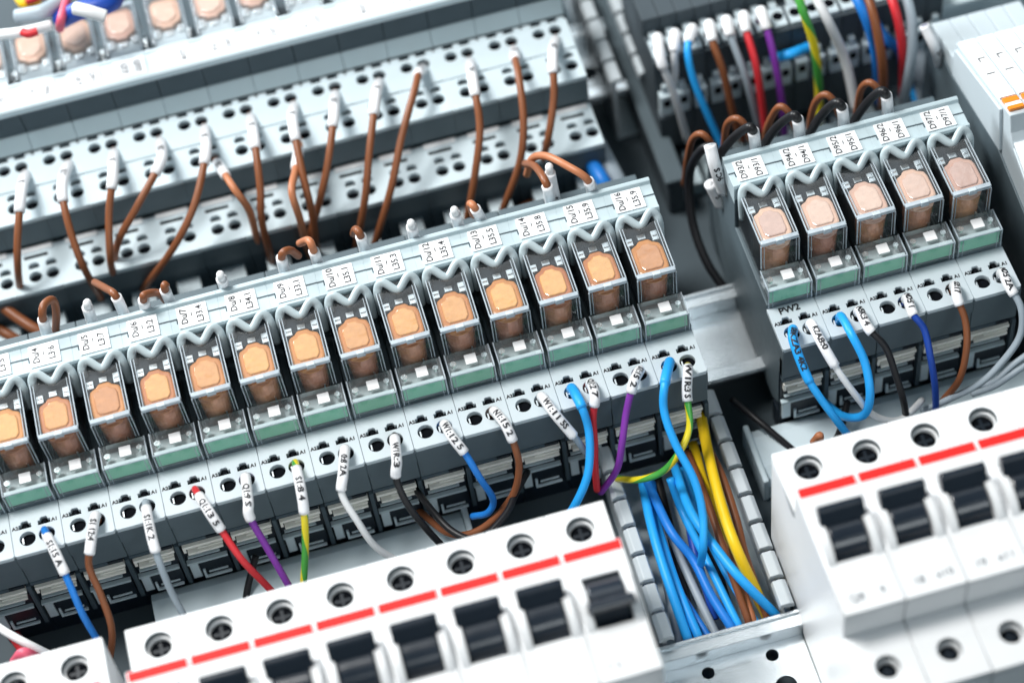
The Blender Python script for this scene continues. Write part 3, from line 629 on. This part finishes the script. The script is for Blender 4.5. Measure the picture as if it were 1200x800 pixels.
coil_wire('brown', 10, 1, [(592, 497, 50), (604, 525, 44), (609, 550, 36), (600, 580, 26), (575, 612, 18), (550, 627, 14), (520, 622, 12), (495, 600, 8), (470, 580, 2)], 'N1:15 2', 'brown wire with white sleeve looping back from the Du/12 relay socket', s=(6, 21))
wire('black', [(478, 560, 14), (500, 590, 24), (530, 622, 26), (560, 630, 26), (590, 605, 26), (606, 575, 24), (618, 552, 14)], 'black wire looping beside the brown loop under the Du/12 socket', group=cg)
coil_wire('grey', 11, 1, [(648, 482, 50), (664, 502, 46), (676, 517, 40), (690, 535, 28), (700, 556, 12)], 'W1:11 5S', 'grey wire with long white sleeve from the Du/13 relay socket', s=(4.5, 25))
coil_wire('sky_blue', 12, 0, [(681, 475, 50), (689, 500, 44), (692, 530, 38), (688, 560, 32), (675, 590, 24), (655, 618, 10)], '', 'sky blue wire beside a red one, from the Du/14 relay socket', s=(2.5, 16), sleeve_col='sky_blue', r=1.3, rs=1.6)
coil_wire('red', 12, 1, [(697, 465, 50), (697, 490, 44), (698, 520, 36), (699, 545, 28), (700, 575, 14)], 'Q1:2 7', 'dark red wire with white sleeve from the Du/14 relay socket', s=(2.5, 16))
coil_wire('violet', 13, 1, [(742, 450, 50), (734, 485, 43), (730, 520, 36), (722, 550, 26), (705, 575, 12)], 'S1:15 2', 'violet wire with white sleeve from the Du/15 relay socket', s=(4, 17))
coil_wire('sky_blue', 14, 0, [(779, 450, 51), (777, 480, 46), (793, 520, 40), (812, 560, 34), (824, 600, 28), (824, 640, 22), (819, 662, 12)], '', 'sky blue wire falling from the Du/16 socket into the grey duct', s=(2.5, 17), sleeve_col='sky_blue', r=1.28, rs=1.6)
e0 = at(806, 428, 43)
wire('earth', [e0, (806, 436, 48), (805, 462, 44), (806, 500, 38), (797, 530, 34), (775, 552, 28), (750, 560, 24), (720, 558, 14)], 'yellow and green wire with sleeve at the right end of the middle row', sleeve=(4, 17), txt='W1R:3 S', group=cg)

# right hand group
coil_wire('sky_blue', 0, 0, [(930, 400, 50), (946, 440, 44), (962, 468, 38), (985, 500, 28), (1010, 530, 8)], 'S8KZA3 4K2', 'sky blue printed wire from the left opening of the PW2 socket', True, s=(3, 27), sleeve_col='sky_blue', r=1.25, rs=1.5)
coil_wire('white', 0, 1, [(962, 400, 50), (980, 432, 45), (1000, 462, 36), (1025, 488, 24), (1055, 492, 18), (1080, 470, 14)], 'K2A8:0', 'white printed wire from the right opening of the PW2 socket', True, s=(3, 24))
coil_wire('sky_blue', 1, 0, [(998, 392, 50), (1012, 425, 44), (1020, 460, 36), (1012, 485, 26), (988, 488, 18), (965, 470, 10)], '', 'sky blue wire hooking back under the second socket of the right group', True, s=None, r=1.35)
coil_wire('black', 1, 1, [(1018, 385, 50), (1037, 408, 45), (1050, 440, 36), (1058, 470, 26), (1064, 500, 8)], 'N5K:3 4', 'black wire with white sleeve from the second socket of the right group', True, s=(3, 17))
coil_wire('navy', 2, 1, [(1070, 368, 50), (1083, 388, 46), (1091, 420, 38), (1095, 455, 26), (1098, 490, 8)], 'ND:5 1', 'deep blue wire with white sleeve from the third socket of the right group', True, s=(3, 15))
coil_wire('brown', 3, 1, [(1122, 350, 50), (1130, 375, 45), (1134, 405, 38), (1124, 445, 26), (1105, 470, 12)], 'S3:17', 'brown wire with white sleeve from the fourth socket of the right group', True, s=(3, 16))
coil_wire('grey', 4, 1, [(1182, 335, 50), (1196, 360, 46), (1197, 395, 38), (1175, 425, 30), (1145, 450, 24), (1110, 470, 16), (1080, 480, 8)], 'ND:5 2A', 'grey wire with white sleeve from the rightmost socket of the right group', True, s=(3, 17))
for k, (dy, lb2) in enumerate(((0, 'upper'), (11, 'lower'))):
    wire('grey', [(1215, 408 + dy, 24), (1190, 425 + dy, 22), (1165, 447 + dy * .5, 18), (1140, 452 + dy, 12)], 'thin grey wire curving in from the right edge below the right group, %s of two' % lb2, r=1.0)
wire('black', [(858, 468, 4), (885, 490, 6), (915, 515, 4), (945, 540, 0)], 'black cable crossing the plate between the rail and the right breakers')
wire('black', [(993, 470, 12), (986, 500, 10), (975, 525, 2)], 'short black wire with copper tip left of the right breaker terminals')
wire('copper_tan', [(953, 518, 18), (961, 510, 22), (958, 530, 10)], 'short tan wire end behind the leftmost right hand breaker', r=1.2)
wire('black', [(300, 650, 10), (290, 690, 4), (286, 720, -2)], 'short black wire under the middle row behind the breakers')
wire('white', [(-20, 722, 30), (10, 742, 32), (40, 758, 30), (75, 772, 20)], 'white wire crossing the bottom left corner', r=1.3)
wire('pink', [(18, 775, 30), (28, 765, 36), (45, 772, 30)], 'short pink wire end at the bottom left behind the corner breakers', r=1.8)
wire('red', [(60, 800, -4), (35, 770, -4), (10, 735, -4), (-20, 700, -4)], 'dark red wire lying deep in the bottom left corner', r=2)

# wires inside the duct
dg = 'wires lying in the grey duct'
for col, pts, lb2, rr in (
    ('sky_blue', [(752, 560, 10), (762, 610, 14), (776, 660, 14), (808, 752, 14)], 'leftmost sky blue wire lying in the grey duct', 1.5),
    ('sky_blue', [(758, 575, 6), (778, 640, 10), (795, 690, 8), (822, 750, 8)], 'second sky blue wire from the left in the grey duct', 1.4),
    ('blue', [(757, 560, 12), (785, 620, 15), (812, 655, 12), (835, 700, 10), (862, 742, 10)], 'blue wire crossing the duct from upper left to lower right', 1.45),
    ('sky_blue', [(790, 545, 12), (810, 600, 20), (845, 650, 20), (875, 685, 18), (912, 722, 16)], 'sky blue wire running from the duct top to its lower right corner', 1.5),
    ('navy', [(795, 545, 4), (806, 600, 6), (815, 650, 6), (830, 700, 2)], 'dark blue wire lying deepest in the middle of the duct', 1.4),
    ('yellow', [(820, 480, 16), (832, 540, 24), (848, 600, 26), (868, 650, 24), (894, 712, 18)], 'yellow wire along the right side of the duct', 1.7),
    ('yellow', [(812, 520, 8), (830, 580, 12), (860, 640, 10), (888, 700, 8)], 'second yellow wire partly hidden under the brown ones', 1.6),
    ('brown', [(806, 530, 10), (830, 590, 18), (850, 650, 16), (876, 726, 12)], 'brown wire left of the yellow one in the duct', 1.2),
    ('brown', [(822, 510, 14), (845, 555, 20), (862, 605, 20), (876, 655, 18), (900, 722, 14)], 'brown wire lying beside the yellow one in the duct', 1.25),
    ('grey', [(775, 600, 0), (800, 660, 2), (840, 745, 0)], 'grey wire at the bottom of the duct', 1.4),
    ('black', [(770, 560, 2), (790, 640, 1), (812, 740, 0)], 'black wire at the bottom of the duct', 1.6),
    ('blue', [(765, 565, 3), (770, 620, 5), (790, 680, 4), (830, 748, 4)], 'thin blue wire low down on the left side of the duct', 1.1),
    ('sky_blue', [(785, 560, 16), (800, 600, 8), (830, 660, 10), (868, 735, 10)], 'sky blue wire slanting through the middle of the duct', 1.3),
    ('sky_blue', [(800, 548, 8), (822, 610, 5), (850, 670, 5), (885, 728, 6)], 'low sky blue wire beside the left brown wire in the duct', 1.2),
    ('grey', [(760, 600, -2), (776, 660, 0), (795, 750, 0)], 'grey wire along the left wall of the duct', 1.3),
    ('black', [(800, 580, -2), (838, 660, 1), (862, 738, 1)], 'black wire under the blue ones right of the duct centre', 1.3),
    ('copper_tan', [(826, 560, 4), (850, 630, 8), (880, 720, 8)], 'tan wire low beside the right wall of the duct', 1.3)):
    a, c = pts[-2], pts[-1]; pts = pts[:-1] + [(c[0], c[1], min(c[2], 7)), (c[0] + (c[0] - a[0]) * .4, c[1] + 26, -2)]
    wire(col, pts, lb2, r=rr, group=dg)

# brown wires of the upper row
ug = 'brown wires of the upper relay row'
def upwire(pts, nm, color='brown', s=(2, 13), **k):
    hs = [46, 55, 59, 53, 43, 24]; n = len(pts); hs = hs if n == 6 else [46, 54, 57, 47, 24]
    pts = [(p[0], p[1], h) for p, h in zip(pts, hs)]; a, c = pts[-2], pts[-1]
    pts.append((c[0] + (c[0] - a[0]) * .5, c[1] + 22, 4))
    wire(color, pts, '%s brown wire hanging from the upper row, counted from the left' % nm if color == 'brown' else nm, sleeve=s, txt=['SI 4', '1S', 'QI 2', 'SI'][len(nm) % 4], group=ug, r=1.25, rs=1.8, **k)
ub = [
    [(31, 202, 46), (27, 215, 55), (24, 235, 56), (20, 280, 42), (20, 320, 25), (23, 350, 12)],
    [(82, 190, 46), (76, 204, 55), (73, 228, 56), (82, 275, 44), (98, 315, 28), (118, 345, 14)],
    [(134, 176, 46), (133, 190, 55), (132, 210, 56), (129, 250, 44), (128, 300, 28), (134, 330, 12)],
    [(187, 163, 46), (190, 178, 55), (186, 195, 56), (160, 245, 44), (138, 285, 30), (134, 320, 14)],
    [(240, 148, 46), (241, 162, 55), (241, 182, 56), (228, 240, 42), (205, 290, 28), (172, 332, 10)],
    [(293, 135, 46), (296, 150, 55), (299, 170, 56), (304, 220, 42), (308, 260, 28), (316, 300, 10)],
    [(345, 121, 46), (343, 136, 55), (345, 155, 56), (356, 210, 42), (366, 250, 28), (372, 290, 10)],
    [(393, 108, 46), (392, 122, 55), (391, 140, 56), (386, 190, 42), (374, 235, 28), (360, 280, 10)],
    [(445, 95, 46), (442, 105, 55), (439, 125, 56), (432, 180, 42), (428, 230, 28), (420, 280, 8)],
    [(497, 80, 46), (491, 86, 55), (486, 105, 56), (472, 160, 44), (458, 220, 30), (440, 285, 8)],
    [(550, 70, 46), (553, 86, 55), (556, 105, 56), (563, 150, 44), (558, 200, 30), (545, 260, 8)],
    [(602, 56, 46), (604, 70, 55), (608, 90, 56), (612, 140, 42), (608, 190, 28), (590, 250, 8)],
    [(652, 44, 46), (649, 58, 55), (648, 75, 56), (650, 115, 44), (640, 165, 28), (632, 200, 10)]]
for i, p in enumerate(ub): upwire(p, names13[i], s=(3, 31) if i not in (9, 11) else (3, 17))
upwire([(253, 188, 45), (262, 202, 52), (275, 222, 50), (292, 250, 36), (304, 290, 12)], 'brown wire with slanted white sleeve from the second tier of the upper row', 'brown ' .strip() and 'copper_tan', s=(3, 19))
upwire([(352, 165, 45), (346, 200, 54), (342, 225, 50), (350, 255, 36), (362, 290, 12)], 'brown wire with white sleeve hanging behind the seventh one', 'copper_tan', s=(5, 20))

# ferrules and wires behind the marker strip of the middle row
fg = 'sleeved wire ends standing behind the middle row'
def back(u, v, u2, v2, label, color='brown', more=(), txt='SI', L=None, z0=50, z1=72):
    base = at(u, v, z0 + 10); b0 = Vector((base.x, 117, 47))
    tipp = at(u2, v2, z1)
    P = [b0, b0.lerp(tipp, .5), tipp] + [at(*m) for m in more]
    if not more: P.append(tipp + (tipp - b0).normalized() * 1.2 + Vector((.5, 1.2, -.6)))
    Ltot = (tipp - b0).length
    wire(color, P, label, sleeve=(2, Ltot - .3), txt=txt, r=1.25, rs=1.75, group=fg)
bw = [(50, 392, 50, 372, 'brown', [(52, 355, 75), (62, 352, 72), (67, 368, 62), (64, 400, 40)], 'brown wire arching over a white sleeve behind the Du/4 marker'),
      (106, 382, 102, 358, 'white', [], 'white sleeve standing alone behind the Du/5 marker'),
      (148, 372, 135, 346, 'brown', [(125, 338, 66), (110, 330, 55)], 'slanted white sleeve behind the marker between Du/5 and Du/6'),
      (168, 366, 168, 350, 'brown', [(172, 344, 73), (185, 343, 68), (195, 355, 55)], 'white sleeve with thin brown wire behind the Du/6 marker'),
      (202, 360, 193, 338, 'brown', [], 'tilted white sleeve behind the Du/7 marker'),
      (265, 340, 259, 325, 'white', [], 'small white sleeve behind the Du/8 marker'),
      (333, 324, 330, 300, 'brown', [(338, 294, 72), (350, 298, 62)], 'wide white sleeve behind the Du/9 marker'),
      (375, 310, 367, 292, 'copper_tan', [(360, 283, 73), (352, 286, 62)], 'white sleeve with pinkish wire behind the Du/10 marker'),
      (430, 296, 422, 275, 'brown', [(418, 270, 70), (416, 274, 60)], 'white sleeve with brown tip behind the Du/11 marker'),
      (487, 282, 482, 264, 'white', [], 'white sleeve standing behind the Du/12 marker'),
      (542, 268, 533, 249, 'white', [], 'white sleeve standing behind the Du/13 marker'),
      (577, 262, 556, 243, 'copper_tan', [(550, 238, 68), (556, 252, 56)], 'leaning white sleeve between the Du/13 and Du/14 markers'),
      (648, 235, 640, 215, 'brown', [(628, 195, 66), (615, 190, 55)], 'thick brown wire entering a white sleeve behind the Du/15 marker'),
      (652, 230, 644, 200, 'white', [], 'white sleeve standing behind the thick brown wire near Du/15'),
      (700, 220, 688, 210, 'copper_tan', [(665, 193, 74), (640, 182, 70), (622, 186, 62), (618, 205, 50)], 'tan wire arching left from a white sleeve behind the Du/16 marker')]
for i, (u, v, u2, v2, c, more, lb2) in enumerate(bw): back(u, v, u2, v2, lb2, c, more, ['SI', 'G5', 'NI 2', 'SI', 'SI 3', 'S', '1S', 'S', 'S 2', 'S', 'II', 'SI', '', 'S', 'S3'][i])
wire('brown', [(-20, 340, 30), (20, 372, 28), (60, 395, 24), (120, 420, 10)], 'thick brown wire at the left edge behind the middle row', r=1.9)
wire('brown', [(-20, 375, 20), (15, 395, 20), (60, 420, 10)], 'second brown wire at the left edge, lower one', r=1.8)
wire('red', [(-20, 420, 10), (8, 402, 12), (35, 385, 4)], 'red wire just showing at the left edge behind the middle row', r=2)
# dim brown bundle deep behind the right half of the middle row
for k, p in enumerate(([(560, 200, 4), (575, 240, 6), (600, 270, 4)], [(600, 190, 2), (612, 235, 6), (625, 262, 2)], [(640, 225, 4), (662, 236, 8), (690, 232, 4)], [(700, 170, 0), (690, 200, 6), (668, 225, 4)], [(585, 262, 10), (620, 240, 14), (655, 232, 8)])):
    wire('brown', p, 'dim brown wire deep behind the right half of the middle row, %s from the left' % ['first', 'third', 'fourth', 'fifth', 'second'][k], r=1.8, group='dim brown wires in the gap')
wire('blue', [(672, 160, 20), (690, 187, 24), (708, 215, 24), (722, 245, 14)], 'blue cable in the gap above the right end of the middle row', r=2.6)
wire('grey', [(696, 160, 16), (712, 190, 22), (732, 228, 16)], 'pale grey cable beside the blue one above the middle row end', r=3.0)
# black wires of the right hand group
bg = 'looping wires behind the right hand group'
wire('black', [(838, 172, 64), (822, 176, 60), (808, 205, 40), (810, 260, 24), (830, 310, 14), (860, 350, 4)], 'black cable hanging down the left side of the right hand group', r=1.5)
for k, (u, v) in enumerate(((846, 190), (888, 172), (940, 158), (992, 144), (1044, 130))):
    nm = ['leftmost', 'second', 'third', 'fourth', 'rightmost'][k]
    if k:
        b0 = at(u + 6, v + 14, 58); b0 = Vector((b0.x, 117, 47)); tip = at(u - 6, v - 20, 74)
        wire('black', [b0, b0.lerp(tip, .5), tip, at(u - 16, v - 22, 73), at(u - 32, v - 6, 64), at(u - 46, v + 18, 50), at(u - 50, v + 40, 34)], '%s black wire looping out of a white sleeve behind the right group' % nm, sleeve=(3, (tip - b0).length - .3), txt='S3', group=bg, rs=1.9, r=1.45)
    wire('brown', [at(u - 8, v - 8, 52), at(u - 15, v - 25, 60), at(u - 25, v - 33, 62), at(u - 35, v - 25, 56), at(u - 41, v - 2, 42), at(u - 43, v + 26, 24)], '%s brown wire arching over the black loops of the right group' % nm, group=bg, r=1.2)
b0 = at(838, 205, 55)
wire('white', [at(848, 225, 52), at(838, 195, 64), at(832, 170, 70)], 'tall white sleeve with black lettering at the left corner of the right group', sleeve=(0, 40), txt='9C S', rs=2.0)
wire('white', [at(845, 240, 40), at(832, 215, 50)], 'short white sleeve below the tall one at the right group corner', rs=2, sleeve=(0, 30), txt='S')
# wires from the black terminal blocks
tg = 'wires leaving the black terminal blocks'
def tb(k, color, pts, label, s=(2, 14)):
    h = Vector((tx0 + tp * k, 179.8, 45)); wire(color, [h, h + Vector((0, -1, 6))] + [at(*p) for p in pts], label, sleeve=s, group=tg, r=1.3, rs=1.9)
tb(0, 'white', [(775, 72, 50), (788, 110, 36), (805, 165, 10)], 'white wire at the left end of the black terminal blocks', s=(2, 20))
tb(1, 'white', [(790, 60, 50), (792, 82, 42), (790, 100, 30)], 'short white sleeve next to the leftmost terminal wire')
tb(2, 'sky_blue', [(806, 62, 50), (818, 105, 38), (852, 180, 12)], 'blue wire falling diagonally from the black terminal blocks')
tb(3, 'brown', [(836, 52, 50), (846, 85, 42), (862, 140, 22), (870, 165, 12)], 'brown wire right of the diagonal blue one, from the terminal blocks')
tb(4, 'grey', [(856, 42, 50), (872, 90, 38), (888, 150, 14)], 'pale grey wire between the brown and red ones at top right')
tb(5, 'red', [(875, 38, 50), (886, 80, 42), (898, 150, 18), (902, 175, 10)], 'bright red wire from the black terminal blocks')
tb(6, 'violet', [(897, 28, 50), (908, 65, 42), (915, 120, 24), (918, 160, 10)], 'violet wire from the black terminal blocks')
for col, pts, lb2, rr in (
    ('earth', [(925, -30, 66), (940, 10, 62), (955, 60, 46), (960, 120, 22), (955, 165, 8)], 'yellow and green wire coming down from the top edge', 1.5),
    ('white', [(940, -30, 66), (968, 20, 60), (990, 70, 40), (1004, 130, 20)], 'white wire curving down from the top edge', 1.7),
    ('sky_blue', [(905, 68, 34), (925, 64, 38), (948, 55, 36)], 'short sky blue jumper on the terminal blocks', 1.8),
    ('blue', [(990, -25, 60), (1012, 15, 56), (1026, 60, 40), (1032, 120, 14)], 'blue wire at top right, left of the brown one', 1.8),
    ('brown', [(1008, -25, 60), (1024, 20, 56), (1034, 75, 40), (1036, 130, 12)], 'brown wire at top right beside the blue one', 1.6),
    ('blue', [(1020, 20, 36), (1038, 45, 36), (1056, 62, 30), (1062, 90, 14)], 'short deep blue wire crossing behind the brown one', 1.8),
    ('red', [(1036, -25, 60), (1050, 15, 56), (1058, 60, 42), (1058, 120, 14)], 'dark red wire at top right', 1.6),
    ('grey', [(1055, -25, 60), (1068, 20, 54), (1068, 70, 40), (1058, 120, 18)], 'pale grey wire at top right, right of the dark red one', 1.8),
    ('sky_blue', [(1066, 80, 10), (1072, 105, 8), (1080, 135, 0)], 'sky blue wire standing behind the right end of the right group', 2.0),
    ('sky_blue', [(1090, 75, 10), (1096, 100, 8), (1096, 130, 0)], 'sky blue wire between the right group and the interface relays', 2.0),
    ('grey', [(1070, 40, 20), (1078, 75, 16), (1082, 120, 4)], 'thick grey cable beside the interface relays', 3.2)):
    wire(col, pts, lb2, r=rr)
wire('navy', [(1083, 30, 56), (1096, 58, 48), (1104, 85, 30), (1108, 110, 10)], 'deep blue wire with white sleeve left of the interface relays', sleeve=(0, 22), txt='S3 I', r=1.2, rs=1.7)
# blurred coloured wires in the top left corner
for col, pts, lb2, rr in (
    ('yellow', [(20, -8, 66), (30, 6, 66), (45, 8, 60)], 'orange yellow wire in the blurred top left corner', 2.0),
    ('red', [(30, 2, 70), (45, -3, 70), (60, -8, 66)], 'red wire in the top left corner above the relays', 1.5),
    ('navy', [(70, 24, 78), (95, 12, 84), (128, 4, 84), (140, -10, 80)], 'thick navy cable in the top left corner', 3.2),
    ('white', [(-10, 42, 80), (25, 38, 84), (60, 30, 82)], 'white cable at the top left edge', 1.8),
    ('pink', [(80, -5, 82), (72, 22, 84), (70, 34, 78)], 'pink wire crossing the navy cable at top left', 1.5),
    ('white', [(88, 10, 92), (105, 14, 92), (124, 20, 90)], 'short white sleeve lying over the navy cable', 2.2),
    ('red', [(26, 38, 86), (34, 40, 86), (44, 37, 86)], 'dark red wire end among the top left relays', 1.4),
    ('grey', [(20, 20, 80), (50, 14, 82), (75, 0, 80)], 'grey cable in the top left corner', 2.6)):
    wire(col, pts, lb2, r=rr)

# ================================================================== LIGHT
w = bpy.data.worlds.new('World'); sc.world = w; w.use_nodes = True
bgd = w.node_tree.nodes['Background']; bgd.inputs[0].default_value = (.5, .82, 1, 1); bgd.inputs[1].default_value = .10
def area(name, loc, target, sx, sy, power, col):
    l = bpy.data.lights.new(name, 'AREA'); l.shape = 'RECTANGLE'; l.size = sx; l.size_y = sy; l.energy = power; l.color = col
    o = bpy.data.objects.new(name, l); COL.objects.link(o); o.location = loc
    o.rotation_euler = (Vector(target) - Vector(loc)).to_track_quat('-Z', 'Y').to_euler()
area('softbox_top', (-.34, .36, 1.28), (.1, .12, .04), .42, .38, 21.5, (1, .99, .965))
area('upper_row_fill', (-.38, .78, .38), (.02, .25, .05), .4, .25, 10.0, (.93, .98, 1))  # unseen fill lamp added to brighten the upper left row
area('softbox_back', (.15, 1.35, 1.6), (.12, .1, .04), 1.4, .6, 5, (.93, .98, 1))
area('softbox_front', (.4, -1.0, 1.0), (.1, .05, .02), .6, .4, 4.2, (.90, .97, 1))

sc.view_settings.view_transform = 'Standard'; sc.view_settings.look = 'None'; sc.view_settings.exposure = .1; sc.view_settings.gamma = 1
sc.render.engine = 'CYCLES'
sc.cycles.transparent_max_bounces = 24; sc.cycles.max_bounces = 6; sc.cycles.caustics_reflective = False; sc.cycles.caustics_refractive = False
sc.render.resolution_x = 1024; sc.render.resolution_y = 682
